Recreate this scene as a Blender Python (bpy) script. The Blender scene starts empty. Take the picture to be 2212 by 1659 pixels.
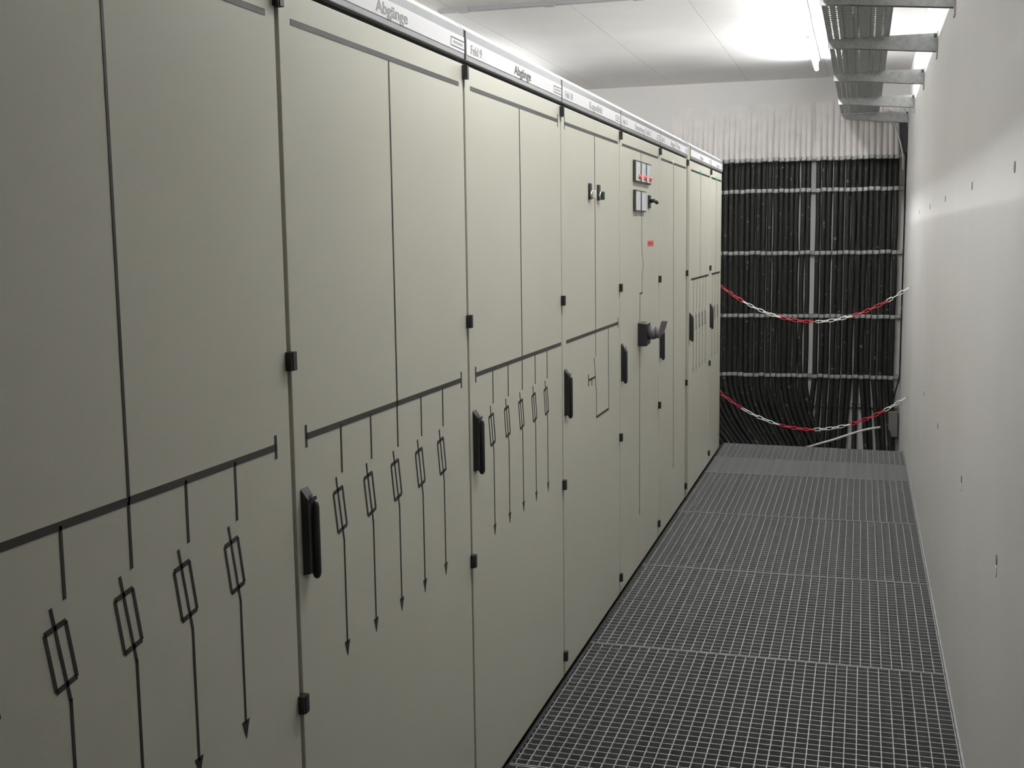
import bpy, math, random
from mathutils import Vector, Matrix
random.seed(7)
scene = bpy.context.scene
col = scene.collection

# ------------------------------------------------------------------ camera
F_PX, YAW, PITCH, ROLL = 2492.68, 0.2949, 0.1255, 0.0129
CAM = Vector((0.9967, 0.0, 1.5845))
fwd = Vector((-math.sin(YAW)*math.cos(PITCH), math.cos(YAW)*math.cos(PITCH), -math.sin(PITCH)))
rgt0 = Vector((math.cos(YAW), math.sin(YAW), 0)); dwn0 = fwd.cross(rgt0)
rgt = rgt0*math.cos(ROLL) + dwn0*math.sin(ROLL)
dwn = dwn0*math.cos(ROLL) - rgt0*math.sin(ROLL)
cam = bpy.data.cameras.new('camera'); camo = bpy.data.objects.new('camera', cam); col.objects.link(camo)
cam.sensor_width = 36.0; cam.lens = F_PX/2212*36.0; cam.clip_start = 0.02
camo.matrix_world = Matrix(((rgt.x, -dwn.x, -fwd.x, CAM.x), (rgt.y, -dwn.y, -fwd.y, CAM.y), (rgt.z, -dwn.z, -fwd.z, CAM.z), (0, 0, 0, 1)))
scene.camera = camo

# ------------------------------------------------------------------ world and exposure
world = bpy.data.worlds.new('world'); scene.world = world; world.use_nodes = True
world.node_tree.nodes['Background'].inputs[0].default_value = (0.02, 0.02, 0.02, 1)
scene.view_settings.view_transform = 'Standard'; scene.view_settings.look = 'None'
scene.view_settings.gamma = 1.0; scene.view_settings.use_curve_mapping = False
scene.view_settings.exposure = 0.0
LAMP = 165.0            # radiance of a fluorescent tube
LAMP_COLOR = (0.98, 1.0, 0.995)

# room dimensions (metres): cabinet doors lie in the plane x = 0, the aisle runs along +y
W = 1.325; H = 2.883; YB = 10.2; YF = -2.6; XL = -2.6; ZB = -1.0

# ------------------------------------------------------------------ materials
MATS = {}
def mat(name, color, rough=0.6, metal=0.0, var=0.0, vscale=8.0, bump=0.0, bscale=200.0, spec=0.5, stretch=None, dots=None):
    m = bpy.data.materials.new(name); m.use_nodes = True; nt = m.node_tree
    b = nt.nodes['Principled BSDF']
    b.inputs['Base Color'].default_value = (*color, 1); b.inputs['Roughness'].default_value = rough
    b.inputs['Metallic'].default_value = metal; b.inputs['Specular IOR Level'].default_value = spec
    tc = nt.nodes.new('ShaderNodeTexCoord'); src = tc.outputs['Object']
    if stretch:
        mp = nt.nodes.new('ShaderNodeMapping'); mp.inputs['Scale'].default_value = stretch
        nt.links.new(src, mp.inputs['Vector']); src = mp.outputs['Vector']
    if var:
        n = nt.nodes.new('ShaderNodeTexNoise'); n.inputs['Scale'].default_value = vscale; n.inputs['Detail'].default_value = 5
        nt.links.new(src, n.inputs['Vector'])
        r = nt.nodes.new('ShaderNodeValToRGB')
        r.color_ramp.elements[0].position = 0.3; r.color_ramp.elements[1].position = 0.7
        r.color_ramp.elements[0].color = (*[c*(1-var) for c in color], 1)
        r.color_ramp.elements[1].color = (*[min(1, c*(1+var)) for c in color], 1)
        nt.links.new(n.outputs['Fac'], r.inputs['Fac']); out = r.outputs['Color']
        if dots:
            dcol, dscale, thr = dots
            n3 = nt.nodes.new('ShaderNodeTexNoise'); n3.inputs['Scale'].default_value = dscale; n3.inputs['Detail'].default_value = 2
            nt.links.new(tc.outputs['Object'], n3.inputs['Vector'])
            r3 = nt.nodes.new('ShaderNodeValToRGB'); r3.color_ramp.elements[0].position = thr; r3.color_ramp.elements[1].position = thr+0.06
            nt.links.new(n3.outputs['Fac'], r3.inputs['Fac'])
            mx = nt.nodes.new('ShaderNodeMix'); mx.data_type = 'RGBA'; mx.inputs[7].default_value = (*dcol, 1)
            nt.links.new(r3.outputs['Color'], mx.inputs[0]); nt.links.new(out, mx.inputs[6]); out = mx.outputs[2]
        nt.links.new(out, b.inputs['Base Color'])
    if bump:
        n2 = nt.nodes.new('ShaderNodeTexNoise'); n2.inputs['Scale'].default_value = bscale; n2.inputs['Detail'].default_value = 3
        nt.links.new(tc.outputs['Object'], n2.inputs['Vector'])
        bp = nt.nodes.new('ShaderNodeBump'); bp.inputs['Strength'].default_value = bump; bp.inputs['Distance'].default_value = 0.002
        nt.links.new(n2.outputs['Fac'], bp.inputs['Height']); nt.links.new(bp.outputs['Normal'], b.inputs['Normal'])
    MATS[name] = m; return m
mat('paint', (0.61, 0.595, 0.505), 0.36, var=0.02, vscale=3, bump=0.10, bscale=420, spec=0.45)
mat('paint_body', (0.19, 0.175, 0.14), 0.5, var=0.03)
mat('post_paint', (0.40, 0.385, 0.31), 0.5, var=0.02)
mat('plinth', (0.02, 0.02, 0.02), 0.6)
mat('header_frame', (0.30, 0.30, 0.31), 0.35, metal=0.3, var=0.03, vscale=30)
mat('header_white', (0.74, 0.72, 0.73), 0.45, var=0.01)
mat('hood', (0.68, 0.67, 0.63), 0.4, var=0.02)
mat('tape', (0.030, 0.028, 0.027), 0.42, spec=0.5)
mat('text_grey', (0.30, 0.30, 0.285), 0.6)
mat('text_dark', (0.07, 0.07, 0.065), 0.6)
mat('text_light', (0.34, 0.34, 0.34), 0.6)
mat('black_plastic', (0.016, 0.015, 0.017), 0.42, var=0.05, vscale=60)
mat('grey_plastic', (0.10, 0.09, 0.105), 0.45)
mat('chrome', (0.75, 0.75, 0.75), 0.18, metal=1.0)
mat('white_plastic', (0.80, 0.79, 0.77), 0.4)
mat('cream_plastic', (0.72, 0.71, 0.60), 0.4)
mat('dark_green', (0.012, 0.045, 0.035), 0.35)
mat('meter_face', (0.84, 0.85, 0.88), 0.25)
mat('meter_frame', (0.035, 0.045, 0.03), 0.4)
mat('red_dot', (0.75, 0.06, 0.07), 0.4)
mat('red_sticker', (0.72, 0.07, 0.09), 0.6)
mat('green_dot', (0.05, 0.42, 0.24), 0.5)
mat('wall', (0.63, 0.612, 0.595), 0.85, var=0.025, vscale=1.6, bump=0.12, bscale=90)
mat('ceiling', (0.88, 0.86, 0.85), 0.9, var=0.03, vscale=2.2, bump=0.10, bscale=60)
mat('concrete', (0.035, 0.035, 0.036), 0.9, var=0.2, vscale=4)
mat('galvanised', (0.40, 0.41, 0.41), 0.45, metal=0.45, var=0.18, vscale=35)
mat('grating_steel', (0.33, 0.335, 0.335), 0.5, metal=0.3, var=0.15, vscale=25)
mat('clamp_steel', (0.38, 0.38, 0.37), 0.4, metal=0.4, var=0.3, vscale=40)
mat('cable_black', (0.0095, 0.0095, 0.009), 0.5, var=0.2, vscale=40, spec=0.3, dots=((0.11, 0.11, 0.105), 30.0, 0.665))
mat('cable_coat', (0.64, 0.61, 0.59), 0.85, var=0.05, vscale=10)
mat('chain_red', (0.55, 0.022, 0.045), 0.4)
mat('chain_white', (0.82, 0.82, 0.78), 0.4)
mat('conduit_grey', (0.45, 0.44, 0.45), 0.55, var=0.04)
mat('pipe_grey', (0.55, 0.54, 0.53), 0.5)
mat('hole_dark', (0.20, 0.18, 0.165), 0.9)
mat('grout', (0.80, 0.79, 0.76), 0.9)
mat('box_grey', (0.13, 0.125, 0.115), 0.6, var=0.1)
mat('dark_steel', (0.05, 0.05, 0.052), 0.5, var=0.1)
def lamp_mat(power):
    key = 'lamp_tube_%.2f' % power
    if key in MATS: return key
    lm = bpy.data.materials.new(key); lm.use_nodes = True
    nt = lm.node_tree; nt.nodes.clear()
    em = nt.nodes.new('ShaderNodeEmission'); em.inputs[0].default_value = (*LAMP_COLOR, 1); em.inputs[1].default_value = LAMP*power
    mo = nt.nodes.new('ShaderNodeOutputMaterial'); nt.links.new(em.outputs[0], mo.inputs[0]); MATS[key] = lm
    return key

# ------------------------------------------------------------------ mesh helpers
class MB:
    def __init__(s): s.v = []; s.f = []
    def hexa(s, p):                     # 8 points: bottom ring 0-3, top ring 4-7
        o = len(s.v); s.v += [tuple(q) for q in p]
        s.f += [(o+3, o+2, o+1, o), (o+4, o+5, o+6, o+7)] + [(o+i, o+(i+1) % 4, o+4+(i+1) % 4, o+4+i) for i in range(4)]
        return s
    def box(s, x0, x1, y0, y1, z0, z1):
        return s.hexa([(x0, y0, z0), (x1, y0, z0), (x1, y1, z0), (x0, y1, z0), (x0, y0, z1), (x1, y0, z1), (x1, y1, z1), (x0, y1, z1)])
    def extrude(s, pts, fn0, fn1):      # closed polygon between two placements
        o = len(s.v); n = len(pts)
        s.v += [tuple(fn0(p)) for p in pts] + [tuple(fn1(p)) for p in pts]
        s.f += [tuple(o+n-1-i for i in range(n)), tuple(o+n+i for i in range(n))]
        s.f += [(o+i, o+(i+1) % n, o+n+(i+1) % n, o+n+i) for i in range(n)]
        return s
    def plate(s, pts, x0, x1):          # polygon in (y, z), thickness along x
        return s.extrude(pts, lambda p: (x0, p[0], p[1]), lambda p: (x1, p[0], p[1]))
    def line(s, a, b, w, x0, x1):       # bar between two (y, z) points
        d = Vector((b[0]-a[0], b[1]-a[1])).normalized(); n = Vector((-d.y, d.x))*w/2
        return s.plate([(a[0]-n.x, a[1]-n.y), (b[0]-n.x, b[1]-n.y), (b[0]+n.x, b[1]+n.y), (a[0]+n.x, a[1]+n.y)], x0, x1)
    def cyl(s, a, b, r, n=16, r2=None):
        a = Vector(a); b = Vector(b); d = (b-a).normalized()
        u = d.orthogonal().normalized(); w = d.cross(u); r2 = r if r2 is None else r2
        P = [(math.cos(2*math.pi*i/n), math.sin(2*math.pi*i/n)) for i in range(n)]
        return s.extrude(P, lambda p: a+(u*p[0]+w*p[1])*r, lambda p: b+(u*p[0]+w*p[1])*r2)
    def tube(s, path, r, n=8, closed=False, cap=True):
        path = [Vector(p) for p in path]; o = len(s.v); m = len(path)
        ref = None
        for i, p in enumerate(path):
            a = path[i-1] if (i > 0 or closed) else path[i]
            b = path[(i+1) % m] if (i < m-1 or closed) else path[i]
            d = (b-a).normalized()
            if ref is None: ref = d.orthogonal().normalized()
            u = (ref-d*ref.dot(d)).normalized(); ref = u; w = d.cross(u)
            rr = r[i] if isinstance(r, (list, tuple)) else r
            for k in range(n):
                t = 2*math.pi*k/n; s.v.append(tuple(p+(u*math.cos(t)+w*math.sin(t))*rr))
        for i in range(m if closed else m-1):
            for k in range(n):
                j = (i+1) % m
                s.f.append((o+i*n+k, o+i*n+(k+1) % n, o+j*n+(k+1) % n, o+j*n+k))
        if cap and not closed:
            s.f.append(tuple(o+n-1-k for k in range(n))); s.f.append(tuple(o+(m-1)*n+k for k in range(n)))
        return s
    def mesh(s, name, m, smooth=False):
        me = bpy.data.meshes.new(name); me.from_pydata(s.v, [], s.f); me.update()
        if smooth:
            for p in me.polygons: p.use_smooth = len(p.vertices) == 4
        if m: me.materials.append(MATS[m])
        return me
    def build(s, name, m, parent=None, smooth=False, loc=None):
        return obj(name, s.mesh(name, m, smooth), parent, loc)
def obj(name, me, parent=None, loc=None):
    o = bpy.data.objects.new(name, me); col.objects.link(o)
    if parent: o.parent = parent
    if loc: o.location = loc
    return o
def bevel(o, w, seg=2):
    b = o.modifiers.new('bevel', 'BEVEL'); b.width = w; b.segments = seg; b.limit_method = 'ANGLE'; return o
def thing(name, label, cat, loc=(0, 0, 0), group=None):
    o = obj(name, None); o.location = loc; o.empty_display_size = 0.1
    return tag(o, label, cat, group)
def tag(o, label, cat, group=None):
    o['label'] = label; o['category'] = cat
    if group: o['group'] = group
    return o
def struct(o, label=None):
    o['kind'] = 'structure'
    if label: o['label'] = label
    return o
def text_mesh(txt, m, y0, y1, z0, zh, x, name, parent, off):
    """lettering on the cabinet front: reads along +y, baseline z0, capital height zh"""
    cu = bpy.data.curves.new('lettering', 'FONT'); cu.body = txt; cu.extrude = 0.002; cu.offset = 0.016
    t = bpy.data.objects.new('lettering', cu); col.objects.link(t)
    dg = bpy.context.evaluated_depsgraph_get(); me = bpy.data.meshes.new_from_object(t.evaluated_get(dg))
    bpy.data.objects.remove(t)
    xs = [v.co.x for v in me.vertices]; a, b = min(xs), max(xs)
    for v in me.vertices:
        q = v.co.copy(); v.co = (x+(q.z*0.1), y0+(q.x-a)/(b-a)*(y1-y0), z0+q.y/0.69*zh) 
        v.co -= Vector(off)
    me.materials.clear(); me.materials.append(MATS[m]); me.name = name
    return obj(name, me, parent)

# ------------------------------------------------------------------ setting
T = 0.12
wr = struct(MB().box(W, W+T, YF, YB+T, ZB, H).build('wall_right', 'wall'), 'plain white plastered wall beside the walkway')
struct(MB().box(XL-T, W, YB, YB+T, ZB, H).build('wall_back', 'wall'), 'white end wall carrying the black cables')
struct(MB().box(XL-T, XL, YF, YB, ZB, H).build('wall_left', 'wall'))
struct(MB().box(XL-T, W+T, YF-T, YF, ZB, H).build('wall_front', 'wall'))
ce = struct(MB().box(XL-T, W+T, YF-T, YB+T, H+0.006, H+0.2).build('ceiling', 'ceiling'), 'white ceiling with faint lengthwise board joints')
xs = [XL, -1.92, -1.27, -0.615, 0.034, 0.685, W]
for a, b in zip(xs, xs[1:]):
    MB().box(a+0.0015, b-0.0015, YF, YB, H, H+0.01).build('ceiling_board', 'ceiling', ce)
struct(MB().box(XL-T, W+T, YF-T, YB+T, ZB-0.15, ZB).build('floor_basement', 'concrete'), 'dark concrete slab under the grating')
# tie holes of the formwork in the right wall, grout below the lower row
for y, z in [(2.9, 1.732), (3.99, 1.732), (5.25, 1.728), (6.43, 1.72), (7.62, 1.715)]:
    MB().cyl((W-0.0015, y, z), (W+0.01, y, z), 0.0135, 14).build('tie_hole', 'hole_dark', wr)
for y, z in [(2.94, 0.797), (3.985, 0.782), (5.24, 0.757), (6.43, 0.74)]:
    MB().cyl((W-0.0015, y, z), (W+0.01, y, z), 0.0125, 14).build('tie_hole', 'hole_dark', wr)
    MB().plate([(y-0.008, z-0.016), (y-0.009, z-0.03), (y-0.004, z-0.042), (y+0.005, z-0.043), (y+0.01, z-0.028), (y+0.008, z-0.016)], W-0.002, W+0.002).build('grout_patch', 'grout', wr)

# ------------------------------------------------------------------ grating floor
fl = struct(obj('floor', None), 'galvanised steel grating walkway floor')
PIT = 0.0368; BH = 0.03
GX0, GX1 = 0.006, W-0.008
bar_long = {}; bar_cross = {}
def grating(y0, y1, tilt=0.0, cross=PIT, off=0.0, long_pitch=PIT, low=0.0):
    g = obj('grating_panel', None, fl); L = y1-y0-0.006; Wd = GX1-GX0
    g.location = (GX0, y0+0.003, 0); g.rotation_euler = (0, tilt, 0)
    fr = MB()
    fr.box(Wd-0.004, Wd, 0, L, -BH, 0)
    fr.box(0, Wd, 0, 0.005, -BH, 0.001); fr.box(0, Wd, L-0.005, L, -BH, 0.001)
    fr.build('frame', 'grating_steel', g)
    k = round(L, 3)
    if k not in bar_long: bar_long[k] = MB().box(-0.0017, 0.0017, 0.004, L-0.004, -BH, 0).mesh('bearing_bar', 'grating_steel')
    if k not in bar_cross: bar_cross[k] = MB().box(0.004, Wd-0.004, -0.0018, 0.0018, -BH*0.75, -0.0004).mesh('cross_bar', 'grating_steel')
    x = long_pitch*(0.35+off)
    while x < Wd-0.012:
        obj('bearing_bar', bar_long[k], g, (x, 0, -low)); x += long_pitch
    n = int(L/cross)
    for i in range(1, n): obj('cross_bar', bar_cross[k], g, (0, L*i/n, 0))
    return g
ys = [-0.21, 0.92, 2.05, 3.185, 4.285, 5.415, 6.557, 7.722]
for i, (a, b) in enumerate(zip(ys, ys[1:])): grating(a, b, off=random.uniform(0, 0.6))
grating(7.722, 8.285, cross=0.0115, tilt=0.004, off=0.2, low=0.007)
grating(8.285, 8.86, tilt=0.010, off=0.4)
struct(MB().box(W-0.006, W, YF, 8.9, -0.05, 0.003).build('trim_1', 'galvanised'), 'narrow steel edge angle along the white wall')
struct(MB().box(-0.01, 0.006, YF, 8.9, -0.05, -0.012).build('trim_2', 'plinth'), 'dark steel edge strip below the cabinets')

# ------------------------------------------------------------------ switchgear cabinets
GAP = 0.007; TX = 0.0009
hinge_me = MB().box(-0.004, 0.012, -0.011, 0.011, -0.017, 0.017).box(0.004, 0.0135, -0.006, 0.006, -0.017, 0.017).mesh('hinge', 'black_plastic')
# door handle: base block with sloped top and a swivel lever bar at its outer side
hm = MB()
hm.hexa([(0, -0.0165, -0.083), (0, 0.014, -0.083), (0.014, 0.011, -0.080), (0.014, -0.0145, -0.080),
         (0, -0.0165, 0.083), (0, 0.014, 0.083), (0.014, 0.011, 0.062), (0.014, -0.0145, 0.062)])
handle_base = hm.mesh('handle_base', 'black_plastic')
hl = MB(); hl.tube([(0.0155, 0.009, -0.094), (0.0155, 0.009, -0.09), (0.0155, 0.009, -0.083), (0.0155, 0.009, 0.045), (0.0155, 0.009, 0.053), (0.0155, 0.009, 0.058)], [0.004, 0.007, 0.009, 0.009, 0.007, 0.003], 12)
handle_lever = hl.mesh('lever', 'black_plastic', True)
handle_pivot = MB().cyl((0.008, 0.004, 0.060), (0.0165, 0.004, 0.057), 0.011, 14).mesh('pivot', 'grey_plastic', True)

def feeder(t, y0, zt, shift=0.0):
    m = MB(); zb = 1.219+shift
    m.line((y0, zb), (y0, 1.12+shift), 0.006, 0, TX)
    m.line((y0-0.029, 1.116+shift), (y0, 0.980+shift), 0.0055, 0, TX)
    tl, tr, br, bl = (y0-0.043, 1.085+shift), (y0-0.001, 1.091+shift), (y0+0.015, 1.009+shift), (y0-0.027, 1.002+shift)
    for a, b, w in ((tl, tr, 0.008), (tr, br, 0.006), (br, bl, 0.008), (bl, tl, 0.006)): m.line(a, b, w, 0, TX)
    m.line((y0, 0.983+shift), (y0, 0.762+shift), 0.0055, 0, TX)
    m.plate([(y0-0.012, 0.768+shift), (y0, 0.736+shift), (y0+0.012, 0.768+shift)], 0, TX)
    m.build('feeder_symbol', 'tape', t)

def cabinet(y0, y1, label, diagram='feeders', hinges=(2.010, 1.368, 0.717, 0.088), handle=True, bus=None, ticks='LR', bus_z=1.219, nfeed=5, texts=(), logo=True, topticks=''):
    t = thing('switchgear_cabinet', label, 'cabinet', (0, y0, 0), 'row of switchgear cabinets')
    w = y1-y0; D = (0, y0, 0)
    MB().box(-0.6, -0.022, 0.002, w-0.002, 0.02, 2.135).build('body', 'paint_body', t)
    MB().box(-0.58, -0.03, 0.004, w-0.004, -0.05, 0.02).build('plinth', 'plinth', t)
    d = bevel(MB().box(-0.022, 0, GAP, w-GAP, 0.014, 2.031).build('door', 'paint', t), 0.002)
    d['label'] = 'pebble grey sheet steel door'
    MB().box(-0.022, -0.012, 0.001, w-0.001, 2.031, 2.117).build('header_shadow_gap', 'plinth', t)
    hf = bevel(MB().box(-0.012, 0.005, 0.008, w-0.008, 2.042, 2.117).build('header_frame', 'header_frame', t), 0.0015)
    hp = MB().box(0.0, 0.0062, 0.009, w-0.009, 2.056, 2.096).build('header_panel', 'header_white', t)
    MB().extrude([(0.004, 2.117), (-0.021, 2.139), (-0.6, 2.139), (-0.6, 2.117)], lambda p: (p[0], 0.006, p[1]), lambda p: (p[0], w-0.006, p[1])).build('top_hood', 'hood', t)
    for z in hinges: obj('hinge', hinge_me, t, (0, -0.003, z))
    if handle:
        h = obj('handle', handle_base, t, (0, 0.042, 1.041)); h['label'] = 'black plastic swing lever handle'
        obj('lever', handle_lever, h); obj('pivot', handle_pivot, h)
    for txt, m, a, b, z, zh, nm in texts:
        text_mesh(txt, m, a, b, z, zh, 0.0066, nm, t, D)
    if logo:
        a, b, z0, z1 = w-0.109, w-0.008, 2.064, 2.084
        m = MB()
        for p, q in (((a, z0), (b, z0)), ((a, z1), (b, z1)), ((a, z0), (a, z1)), ((b, z0), (b, z1))): m.line(p, q, 0.0022, 0.006, 0.0068)
        m.build('maker_plate_outline', 'text_dark', t)
        m = MB()
        for i in range(7):
            yy = a+0.018+i*0.0105; m.box(0.006, 0.0067, yy, yy+0.0065, 2.071, 2.077)
        m.build('maker_plate_print', 'text_light', t)
    mid = w*0.503
    MB().box(0, TX, 0.052, w-0.042, 1.971, 1.982).build('top_line', 'tape', t)
    for s in topticks:
        yy = 0.052 if s == 'L' else w-0.042
        MB().line((yy, 1.955), (yy, 1.998), 0.006, 0, TX).build('line_end_tick', 'tape', t)
    if diagram == 'feeders':
        sh = bus_z-1.219
        MB().line((mid, 1.971), (mid, bus_z), 0.006, 0, TX).build('stem_line', 'tape', t)
        a, b = bus or (0.056, w-0.062)
        MB().box(0, TX, a, b, bus_z-0.006, bus_z+0.006).build('busbar_line', 'tape', t)
        for s in ticks:
            yy = a if s == 'L' else b
            MB().line((yy, bus_z-0.021), (yy, bus_z+0.022), 0.0075, 0, TX).build('line_end_tick', 'tape', t)
        for i in range(nfeed):
            f = 0.207+0.1475*i if nfeed == 5 else 0.16+0.16*i
            if nfeed == 5: f *= w/1.002
            feeder(t, f, bus_z, 0.0)
            if sh: MB().line((f, bus_z), (f, 1.219), 0.006, 0, TX).build('feeder_line', 'tape', t)
    return t

LB = 'pebble grey switchgear cabinet '
def T1(s, m, a, b, zh=0.0245, z=2.0635): return (s, m, a, b, z, zh, 'lettering')
cabinet(-0.115, 0.885, LB+'that opens the whole cabinet row', texts=())
cabinet(0.885, 1.885, LB+'with blank header beside the pale grey Abgänge one')
cabinet(1.885, 2.887, LB+'headed Abgänge in pale grey, next to Feld 9',
        texts=[T1('Abgänge', 'text_grey', 2.312, 2.491)])
cabinet(2.887, 3.890, LB+'headed Feld 9 and Abgänge in dark letters', ticks='L', bus=(0.056, 0.985), topticks='R',
        texts=[T1('Feld 9', 'text_light', 2.93, 3.022, 0.022), T1('Abgänge', 'text_dark', 3.323, 3.502)])
t4 = cabinet(3.890, 4.892, LB+'headed Feld 10 Kuppelfeld with two small chrome locks', diagram='', topticks='L',
        texts=[T1('Feld 10', 'text_light', 3.932, 4.040, 0.022), T1('Kuppelfeld', 'text_light', 4.303, 4.522)])
t5 = cabinet(4.892, 5.893, LB+'with five meters, a rotary isolator and a red sticker', diagram='',
        texts=[T1('Feld 11', 'text_light', 4.930, 5.030, 0.022), T1('Einspeisung Trafo 2', 'text_light', 5.21, 5.62)])
t6 = cabinet(5.893, 6.850, LB+'with one plain vertical line, between the meters and the filler post', diagram='',
        texts=[T1('Feld 12', 'text_light', 5.925, 6.02, 0.022), T1('Abgang TV-Netz', 'text_light', 6.211, 6.551)], hinges=(2.010, 1.368, 0.717, 0.088))
t7 = cabinet(6.965, 7.945, LB+'with five feeder lines, right after the filler post', bus_z=1.322, hinges=(), ticks='', bus=(0.09, 0.915),
        texts=[T1('Abgänge', 'text_light', 7.373, 7.53, 0.02)])
t8 = cabinet(7.945, 8.605, LB+'narrow one ending the row beside the chains', bus_z=1.322, nfeed=3, ticks='', bus=(0.105, 0.595),
        texts=[T1('Abgänge', 'text_light', 8.232, 8.395, 0.02)])
for z in (2.010, 1.368, 0.717, 0.088): obj('hinge', hinge_me, t6, (0, 0.957-0.006, z))
for c, yy in ((t7, 7.443), (t8, 8.268)):
    MB().cyl((-0.001, yy-c.location.y, 1.982), (0.003, yy-c.location.y, 1.982), 0.014, 14).build('green_dot', 'green_dot', c)
MB().cyl((-0.001, 0.437, 1.982), (0.003, 0.437, 1.982), 0.011, 14).build('white_dot', 'white_plastic', t6)
# diagram of the coupling panel (Feld 10)
y0 = 3.890
def poly(t, name, pts, y0, w=0.0055):
    m = MB()
    for a, b in zip(pts, pts[1:]): m.line((a[0]-y0, a[1]), (b[0]-y0, b[1]), w, 0, TX)
    return m.build(name, 'tape', t)
MB().box(0, TX, 3.947-y0, 4.855-y0, 1.213, 1.225).build('busbar_line', 'tape', t4)
poly(t4, 'line_end_tick', [(4.855, 1.197), (4.855, 1.243)], y0, 0.0075)
poly(t4, 'stem_line', [(4.411, 1.975), (4.420, 1.119)], y0)
poly(t4, 'switch_symbol', [(4.390, 1.117), (4.428, 0.980), (4.426, 0.877)], y0)
poly(t4, 'loop_line', [(4.426, 0.877), (4.660, 0.877)], y0, 0.010)
poly(t4, 'loop_line', [(4.660, 0.877), (4.656, 1.214)], y0)
poly(t4, 'drive_symbol', [(4.291, 1.063), (4.291, 1.017)], y0, 0.009)
poly(t4, 'drive_symbol', [(4.291, 1.040), (4.410, 1.040)], y0, 0.008)
poly(t4, 'drive_symbol', [(4.347, 1.040), (4.347, 1.014)], y0, 0.008)
# two locks on the coupling panel
for yy, kind in ((4.318, 'cream_plastic'), (4.468, 'dark_green')):
    k = obj('lock', MB().box(0, 0.007, -0.017, 0.017, -0.030, 0.030).mesh('lock', 'black_plastic'), t4, (0, yy-y0, 1.757))
    k['label'] = 'black lock plate with chrome cylinder'
    MB().cyl((0.006, 0, -0.012), (0.015, 0, -0.012), 0.0165, 18).build('cylinder', 'chrome', k, True)
    bevel(MB().box(0.015, 0.027, -0.008, 0.008, -0.028, 0.004).build('key_knob', kind, k), 0.003)
# meters, isolator and sticker of the infeed panel
y0 = 4.892
poly(t5, 'stem_line', [(5.381, 1.975), (5.386, 1.925)], y0)
poly(t5, 'stem_line', [(5.404, 1.70), (5.416, 1.505)], y0)
a = []
for i in range(11):
    q = math.pi*i/10; a.append((5.418+0.026*math.sin(q), 1.487-0.030*(1-math.cos(q))/1.0+0.0))
poly(t5, 'transformer_symbol', [(5.416, 1.505), (5.430, 1.492)]+a[2:9]+[(5.430, 1.420), (5.418, 1.410)], y0, 0.005)
poly(t5, 'stem_line', [(5.418, 1.412), (5.420, 1.322)], y0)
poly(t5, 'stem_line', [(5.424, 1.320), (5.360, 1.320)], y0, 0.009)
poly(t5, 'stem_line', [(5.361, 1.320), (5.357, 0.280)], y0)
MB().plate([(5.348-y0, 0.284), (5.357-y0, 0.258), (5.366-y0, 0.284)], 0, TX).build('arrow_head', 'tape', t5)
def meter(yc, zc, red):
    g = obj('meter', MB().box(0, 0.012, -0.064, 0.064, -0.048, 0.048).mesh('meter', 'meter_frame'), t5, (0, yc-y0, zc))
    MB().box(0.010, 0.0135, -0.048, 0.052, -0.042, 0.042).build('dial_face', 'meter_face', g)
    MB().line((-0.01, -0.03), (0.014, 0.02), 0.003, 0.0135, 0.0142).build('pointer', 'text_grey', g)
    if red: MB().tube([(0.010, 0.018, -0.023), (0.014, 0.018, -0.023), (0.021, 0.018, -0.023), (0.024, 0.018, -0.023)], [0.012, 0.013, 0.010, 0.004], 14).build('red_marker', 'red_dot', g, True)
for i in range(3): meter(5.252+0.137*i, 1.879, True)
for i in range(2): meter(5.256+0.140*i, 1.747, False)
k = obj('selector_switch', MB().box(0, 0.006, -0.028, 0.028, -0.030, 0.030).mesh('selector_switch', 'black_plastic'), t5, (0, 5.598-y0, 1.752))
MB().tube([(0.006, 0, 0.002), (0.024, 0, 0.005), (0.036, 0, 0.0), (0.042, 0, -0.012)], [0.009, 0.010, 0.010, 0.007], 10).build('knob', 'dark_green', k, True)
s = MB().box(0, 0.001, 5.566-y0, 5.72-y0, 1.539, 1.565).build('red_sticker', 'red_sticker', t5)
m = MB()
for i in range(5): m.box(0.001, 0.0014, 5.585-y0+i*0.024, 5.603-y0+i*0.024, 1.549, 1.555)
m.build('sticker_print', 'text_dark', s)
k = obj('rotary_isolator', bevel(MB().hexa([(0, -0.055, -0.056), (0, 0.055, -0.056), (0.042, 0.05, -0.050), (0.042, -0.05, -0.056), (0, -0.055, 0.056), (0, 0.055, 0.056), (0.042, 0.05, 0.052), (0.042, -0.05, 0.050)]).build('tmp', 'black_plastic'), 0.004).data, t5, (0, 5.365-y0, 1.132))
bpy.data.objects.remove(bpy.data.objects['tmp'])
bevel(k, 0.004)
k['label'] = 'black rotary main switch with lever'
MB().cyl((0.042, 0, 0.004), (0.075, 0, 0.004), 0.033, 24, 0.029).cyl((0.075, 0, 0.004), (0.096, 0, 0.004), 0.025, 24, 0.024).build('knob', 'grey_plastic', k, True)
bevel(MB().hexa([(0.088, -0.020, 0.0), (0.110, -0.020, -0.004), (0.110, 0.020, -0.004), (0.088, 0.020, 0.0), (0.104, -0.016, 0.062), (0.130, -0.016, 0.062), (0.130, 0.016, 0.062), (0.104, 0.016, 0.062)]).build('lever', 'grey_plastic', k), 0.003)
# plain stem of Feld 12
y0 = 5.893
poly(t6, 'stem_line', [(6.355, 1.975), (6.392, 0.300)], y0, 0.0075)
MB().plate([(6.380-y0, 0.312), (6.392-y0, 0.280), (6.404-y0, 0.312)], 0, TX).build('arrow_head', 'tape', t6)
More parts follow.
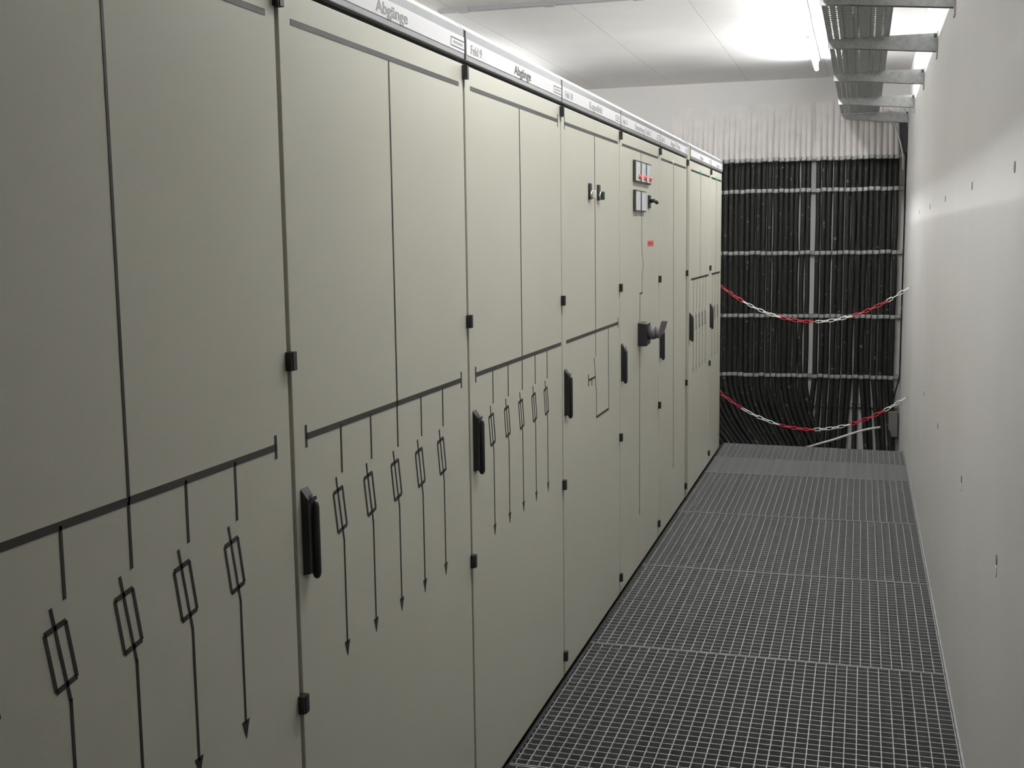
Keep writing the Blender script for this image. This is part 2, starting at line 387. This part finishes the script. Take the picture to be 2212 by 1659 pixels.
# filler post between the two cabinet groups
fp = thing('filler_post', 'narrow beige filler post between two groups of cabinets', 'post', (0, 6.85, 0))
bevel(MB().box(-0.02, 0.004, 0.012, 0.098, 0.014, 2.108).build('front_strip', 'post_paint', fp), 0.003)
MB().box(-0.6, -0.02, 0.004, 0.111, -0.05, 2.10).build('core', 'plinth', fp)

# ------------------------------------------------------------------ luminaires
def luminaire(x, y0, y1, label, power=1.0):
    t = thing('fluorescent_luminaire', label, 'lamp', (x, y0, H), 'batten lamps along the ceiling')
    L = y1-y0
    bevel(MB().box(-0.022, 0.022, 0, L, -0.03, 0).build('housing', 'white_plastic', t), 0.006)
    for yy in (0.012, L-0.03):
        MB().box(-0.012, 0.012, yy, yy+0.018, -0.100, -0.028).build('lamp_holder', 'white_plastic', t)
    MB().cyl((0, 0.03, -0.088), (0, L-0.03, -0.088), 0.0145, 14).build('tube', lamp_mat(power), t, True)
LAMPS = [
 (0.638, 7.50, 'glowing batten lamp ending before the cable wall, beside the cable tray', 1.00),
 (0.642, 5.93, 'glowing batten lamp at the ceiling conduit, beside the cable tray', 0.42),
 (0.645, 4.05, 'glowing batten lamp over the aisle, crossing from Kuppelfeld to the metering cabinet', 0.48),
 (0.645, 2.30, 'glowing batten lamp over the aisle by the Feld 9 cabinet', 0.66),
 (-1.86, 7.40, 'glowing batten lamp over the rear aisle behind the narrow end cabinet', 1.00),
 (-1.86, 5.70, 'glowing batten lamp over the rear aisle behind the filler post', 0.30),
 (-1.86, 2.30, 'glowing batten lamp over the rear aisle behind the pale Abgänge cabinet', 0.72)]
for lx, ly, ll, lk in LAMPS: luminaire(lx, ly, ly+1.53, ll, lk)
cd = thing('ceiling_conduit', 'thin grey cable conduit running across the ceiling', 'conduit', (0, 6.385, H))
MB().box(-1.35, 0.62, -0.018, 0.018, -0.022, 0).build('duct', 'conduit_grey', cd)
for x in (-1.20, -0.70, -0.2, 0.3): MB().box(x-0.03, x+0.03, -0.022, 0.022, -0.026, 0).build('coupling', 'conduit_grey', cd)

# ------------------------------------------------------------------ cable tray on wall brackets
tray = thing('cable_tray', 'perforated galvanised cable tray along the white wall', 'tray', (0.80, 0, 2.56))
TW = 0.295; ty0, ty1 = YF+0.05, 10.0
m = MB()
rows = [0.03, 0.06, 0.085, 0.13, 0.15, 0.205, 0.225, 0.265]
edges = [0.0]
for r in rows: edges += [r-0.003, r+0.003]
edges.append(TW)
for i in range(0, len(edges), 2): m.box(edges[i], edges[i+1], ty0, ty1, 0, 0.0015)
for j, r in enumerate(rows):
    y = ty0+(0.012 if j % 2 else 0.0)
    while y < ty1-0.03:
        m.box(r-0.003, r+0.003, y, y+0.028, 0, 0.0015); y += 0.05
o = m.build('perforated_base', 'galvanised', tray); o['kind'] = 'stuff'
for a, b in ((0, 0.0015), (TW-0.0015, TW)):
    MB().box(a, b, ty0, ty1, 0, 0.058).box(min(a, b-0.01), max(b, a+0.01), ty0, ty1, 0.057, 0.0585).build('side_wall', 'galvanised', tray)
for r in (0.10, 0.175, 0.24): MB().box(r-0.004, r+0.004, ty0, ty1, -0.003, 0).build('stiffening_bead', 'galvanised', tray)
for i, (x, rr) in enumerate(((0.075, 0.012), (0.105, 0.012), (0.14, 0.014), (0.175, 0.013), (0.21, 0.014), (0.243, 0.012), (0.27, 0.010))):
    pts = [(0.80+x+0.006*math.sin(y*1.3+i), y, 2.5632+rr) for y in [ty0+0.02+k*0.5 for k in range(26)] if y < ty1]
    tag(MB().tube(pts, rr, 8).build('tray_cable', 'cable_black', None, True), 'black cable lying lengthwise in the perforated tray', 'cable', 'cables lying in the tray')
def bracket(y, label):
    t = thing('wall_bracket', label, 'bracket', (0.80, y, 2.56), 'brackets under the cable tray')
    L = W-0.80
    m = MB()
    # channel arm, deeper at the wall, with top flange and cut-off tip
    e = L-0.006
    m.extrude([(0.004, -0.003), (e, -0.003), (e, -0.088), (0.030, -0.043)], lambda p: (p[0], 0, p[1]), lambda p: (p[0], 0.003, p[1]))
    m.extrude([(0.0, -0.003), (e, -0.003), (e, -0.088), (0.0, -0.041)], lambda p: (p[0], 0.035, p[1]), lambda p: (p[0], 0.038, p[1]))
    m.box(0, e, 0, 0.038, -0.003, 0)
    m.build('arm', 'galvanised', t)
    MB().box(L-0.006, L-0.0005, -0.020, 0.050, -0.122, 0.006).build('wall_plate', 'galvanised', t)
    MB().cyl((L-0.006, 0.015, -0.02), (L-0.022, 0.015, -0.02), 0.010, 6).build('bolt', 'dark_steel', t)
    MB().cyl((L-0.006, -0.01, -0.013), (L-0.020, -0.01, -0.013), 0.009, 6).build('bolt', 'dark_steel', t)
bracket(3.70, 'galvanised tray bracket out above the Feld 9 cabinet')
bracket(5.03, 'galvanised tray bracket farthest from the cable wall')
bracket(6.20, 'second galvanised tray bracket counted from the end away from the cables')
bracket(7.50, 'middle galvanised tray bracket of the row of five')
bracket(8.85, 'galvanised tray bracket next to the last one before the cable wall')
bracket(10.02, 'galvanised tray bracket right in front of the cable wall')

# ------------------------------------------------------------------ cable wall
rack = thing('cable_rack', 'galvanised rails with saddle clamps fixing the black cables', 'rack', (0, YB, 0))
RZ = [2.215, 1.955, 1.433, 0.897, 0.385]
CY = 0.058            # distance of the cable axes from the wall
R0 = 0.0205
cx_all = []
def bank(x0, x1):
    x = x0; out = []
    while x < x1+0.004:
        out.append(x); x += 0.0422+random.choice([0, 0, 0.001, 0.002, 0.006])
    k = (x1-x0)/(out[-1]-x0)
    return [x0+(q-x0)*k for q in out]
cx_all = bank(-0.59, 0.548)+bank(0.626, 1.246)
rails = []
for i, z in enumerate(RZ):
    r = MB().box(-0.62, W-0.012, -0.036, -0.004, z-0.016, z+0.016).build('rail', 'clamp_steel', rack); rails.append((r, z))
MB().box(-0.62, W-0.012, -0.03, -0.002, 0.118, 0.150).build('rail', 'clamp_steel', rack)
# saddle clamp: half ring with two feet and a screw plate
cm = MB(); n = 8
ring = [(math.cos(math.pi*k/n), -math.sin(math.pi*k/n)) for k in range(n+1)]
ro, ri = 0.0222, 0.0207
pts = [(p[0]*ro, p[1]*ro) for p in ring]+[(p[0]*ri, p[1]*ri) for p in reversed(ring)]
o0 = len(cm.v)
for k in range(n):
    a, b, c, d = pts[k], pts[k+1], pts[2*n-k], pts[2*n+1-k]
    cm.hexa([(d[0], d[1], -0.016), (c[0], c[1], -0.016), (b[0], b[1], -0.016), (a[0], a[1], -0.016), (d[0], d[1], 0.016), (c[0], c[1], 0.016), (b[0], b[1], 0.016), (a[0], a[1], 0.016)])
cm.box(-0.013, 0.013, -0.030, -0.022, -0.010, 0.010)
clamp_me = cm.mesh('clamp', 'clamp_steel')
for j, x in enumerate(cx_all):
    for i, (r, z) in enumerate(rails):
        k = obj('clamp', clamp_me, r, (x, -CY, z+random.uniform(-0.004, 0.004)))
        k.rotation_euler = (0, 0, random.uniform(-0.12, 0.12))
for j, x in enumerate(cx_all):
    left = x < 0.57
    ph = random.uniform(0, 6.28)
    zs = [2.215, 2.09, 1.955, 1.78, 1.60, 1.433, 1.26, 1.08, 0.897, 0.73, 0.56, 0.385, 0.28, 0.16, 0.04, -0.08, -0.2, -0.35, -0.5, -0.7, -0.9]
    pts = []
    amp = random.choice([0.001, 0.002, 0.003, 0.006])
    for z in zs:
        onrail = min(abs(z-q) for q in RZ) < 0.02
        dx = 0 if onrail else amp*math.sin(ph+z*2.0)
        y = -CY
        if z < 0.385:
            t_ = (0.385-z)/0.6
            t_ = min(t_, 1.15)
            if left: dx = (0.27-0.16*max(0, x+0.2))*t_**1.9 + 0.008*math.sin(ph)*t_
            elif x < 0.80: dx = (-0.05+0.25*(x-0.63))*t_ + 0.008*math.sin(ph)*t_
            elif x < 1.0: dx = -0.02*t_ + 0.018*math.sin(ph)*t_
            else: dx = min(0.050, 1.283-x)*t_ + 0.008*math.sin(ph)*t_
            y -= 0.03*t_*t_*(1+0.5*math.sin(ph))
            if z < -0.25: y -= 0.25*(-0.25-z)
        pts.append((x+dx, YB+y, z))
    if left: lab, grp = 'black power cable of the bank that sweeps sideways above the walkway end', 'cables sweeping towards the middle'
    else: lab, grp = 'black power cable of the straight bank beside the white wall', 'cables hanging straight beside the wall'
    t = MB().tube(pts, R0, 10).build('power_cable', 'cable_black', None, True)
    tag(t, lab, 'cable', grp)
# white fire coating over the cable tops: one ribbed skin that dies out into the wall
NX, NZ = 640, 26; gv = []; gf = []
for j in range(NZ+1):
    v = j/NZ
    for i in range(NX+1):
        x = -0.62+(1.288+0.62)*i/NX
        d = min(abs(x-c) for c in cx_all)
        n_ = min(cx_all, key=lambda c: abs(x-c)); hh = 0.40+0.10*math.sin(n_*37.0)*0.5+0.08*(n_+0.2)
        z = 2.205+v*0.48
        u = max(0.0, 1-(z-2.205)/hh); sm = u*u*(3-2*u)
        ridge = math.sqrt(max(0.0, 1-(d/(R0+0.0012))**2))
        gv.append((x, YB-0.0015-(CY-0.004)*sm-(R0+0.002)*ridge*min(1, 1.15*u), z))
for j in range(NZ):
    for i in range(NX):
        o_ = j*(NX+1)+i; gf.append((o_, o_+1, o_+NX+2, o_+NX+1))
m = MB(); m.v = gv; m.f = gf
# closed underside and back towards the wall
base = len(m.v)
for i in range(NX+1): m.v.append((gv[i][0], YB-0.001, gv[i][2]))
for i in range(NX): m.f.append((i, base+i, base+i+1, i+1))
tag(m.build('fire_coating', 'cable_coat', None, True), 'white fire protection coat moulded over the tops of the black cables', 'coating')
# small things in the corner
tag(MB().tube([(W-0.0075, YB-0.045, 2.232), (W-0.0075, YB-0.045, 1.4), (W-0.0085, YB-0.05, 0.40), (W-0.03, YB-0.05, 0.30), (W-0.075, YB-0.06, 0.10), (W-0.085, YB-0.06, -0.1), (W-0.085, YB-0.06, -0.5)], 0.006, 8).build('thin_cable', 'cable_black', None, True),
    'thin black cable running down the corner by the white wall', 'cable')
dd = thing('cable_duct', 'short dark steel duct in the corner under the last tray bracket', 'duct', (W, YB, 2.238))
MB().hexa([(-0.050, -0.10, 0.0), (-0.004, -0.10, 0.0), (-0.004, -0.004, 0.0), (-0.05, -0.004, 0.0), (-0.066, -0.10, 0.235), (-0.004, -0.10, 0.235), (-0.004, -0.004, 0.235), (-0.066, -0.004, 0.235)]).build('duct_body', 'dark_steel', dd)
tag(MB().tube([(W-0.115, YB-0.115, 2.50), (W-0.09, YB-0.115, 2.42), (W-0.06, YB-0.112, 2.33), (W-0.035, YB-0.11, 2.22), (W-0.03, YB-0.10, 2.10)], 0.006, 8).build('thin_wire', 'pipe_grey', None, True),
    'thin pale wire slanting past the dark corner duct', 'wire')
jb = thing('junction_box', 'small grey junction box low in the corner beside the cables', 'box', (W-0.052, YB-0.002, 0.0))
bevel(MB().box(-0.040, 0.040, -0.09, 0, -0.12, 0.10).build('housing', 'box_grey', jb), 0.004)
bevel(MB().box(-0.036, 0.036, -0.10, -0.09, -0.115, 0.095).build('lid', 'box_grey', jb), 0.003)
tag(MB().tube([(0.60, 9.35, -0.10), (0.80, 9.37, -0.035), (0.98, 9.40, 0.03), (1.07, 9.42, 0.055), (1.16, 9.44, 0.07)], 0.009, 10).build('loose_pipe', 'pipe_grey', None, True),
    'loose pale plastic pipe leaning across the cables behind the walkway', 'pipe')

# ------------------------------------------------------------------ barrier chains
def link_mesh(name, m):
    L, Wd, r = 0.0245, 0.0095, 0.0034
    path = []
    for k in range(5):
        a = -math.pi/2+math.pi*k/4; path.append((L-Wd+Wd*math.cos(a), Wd*math.sin(a), 0))
    for k in range(5):
        a = math.pi/2+math.pi*k/4; path.append((-L+Wd+Wd*math.cos(a), Wd*math.sin(a), 0))
    return MB().tube(path, r, 6, closed=True).mesh(name, m, True)
lr = link_mesh('link', 'chain_red'); lw = link_mesh('link', 'chain_white')
def chain(A, B, zmid, label, pattern):
    t = thing('barrier_chain', label, 'chain', A, 'two chains closing off the walkway')
    A = Vector(A); B = Vector(B); N = 400
    P = []
    sag = (A.z+B.z)/2-zmid
    for i in range(N+1):
        s = i/N; p = A.lerp(B, s); p.z -= 4*sag*s*(1-s); P.append(p)
    acc = [0]
    for i in range(N): acc.append(acc[-1]+(P[i+1]-P[i]).length)
    n = round(acc[-1]/0.0425); pitch = acc[-1]/n
    def at(d):
        for i in range(N):
            if acc[i+1] >= d: return P[i].lerp(P[i+1], (d-acc[i])/(acc[i+1]-acc[i]+1e-9))
        return P[-1]
    tw = 0.3
    for i in range(n):
        c = at((i+0.5)*pitch); d = (at(min(acc[-1], (i+0.5)*pitch+0.01))-at(max(0, (i+0.5)*pitch-0.01))).normalized()
        up = Vector((0, 0, 1)); u = (up-d*up.dot(d)).normalized(); w = d.cross(u)
        ang = tw+(math.pi/2 if i % 2 else 0)+random.uniform(-0.25, 0.25)
        uu = u*math.cos(ang)+w*math.sin(ang); ww = d.cross(uu)
        k, j, colr = 0, i, lr
        cyc = i
        for cnt, me in pattern:
            if cyc < cnt: colr = me; break
            cyc -= cnt
        o = obj('link', colr, t)
        o.matrix_local = Matrix(((d.x, uu.x, ww.x, c.x-A.x), (d.y, uu.y, ww.y, c.y-A.y), (d.z, uu.z, ww.z, c.z-A.z), (0, 0, 0, 1)))
    for p, q in ((A, Vector((A.x, 8.606, A.z+0.004))), (B, Vector((W, B.y, B.z+0.004)))):
        MB().tube([q-A, q.lerp(p, 0.6)-A, p-A+Vector((0, 0, 0.006)), p-A+Vector((0, 0, -0.004))], 0.0028, 6).build('hook', 'chrome', t, True)
chain((-0.012, 8.632, 1.222), (W-0.02, 8.42, 1.213), 0.965, 'red and white plastic barrier chain, the upper of two', [(5, lr), (7, lw), (6, lr), (6, lw), (6, lr), (20, lw)])
chain((-0.012, 8.632, 0.428), (W-0.02, 8.42, 0.447), 0.183, 'red and white plastic barrier chain, the lower of two', [(5, lr), (7, lw), (6, lr), (6, lw), (6, lr), (20, lw)])
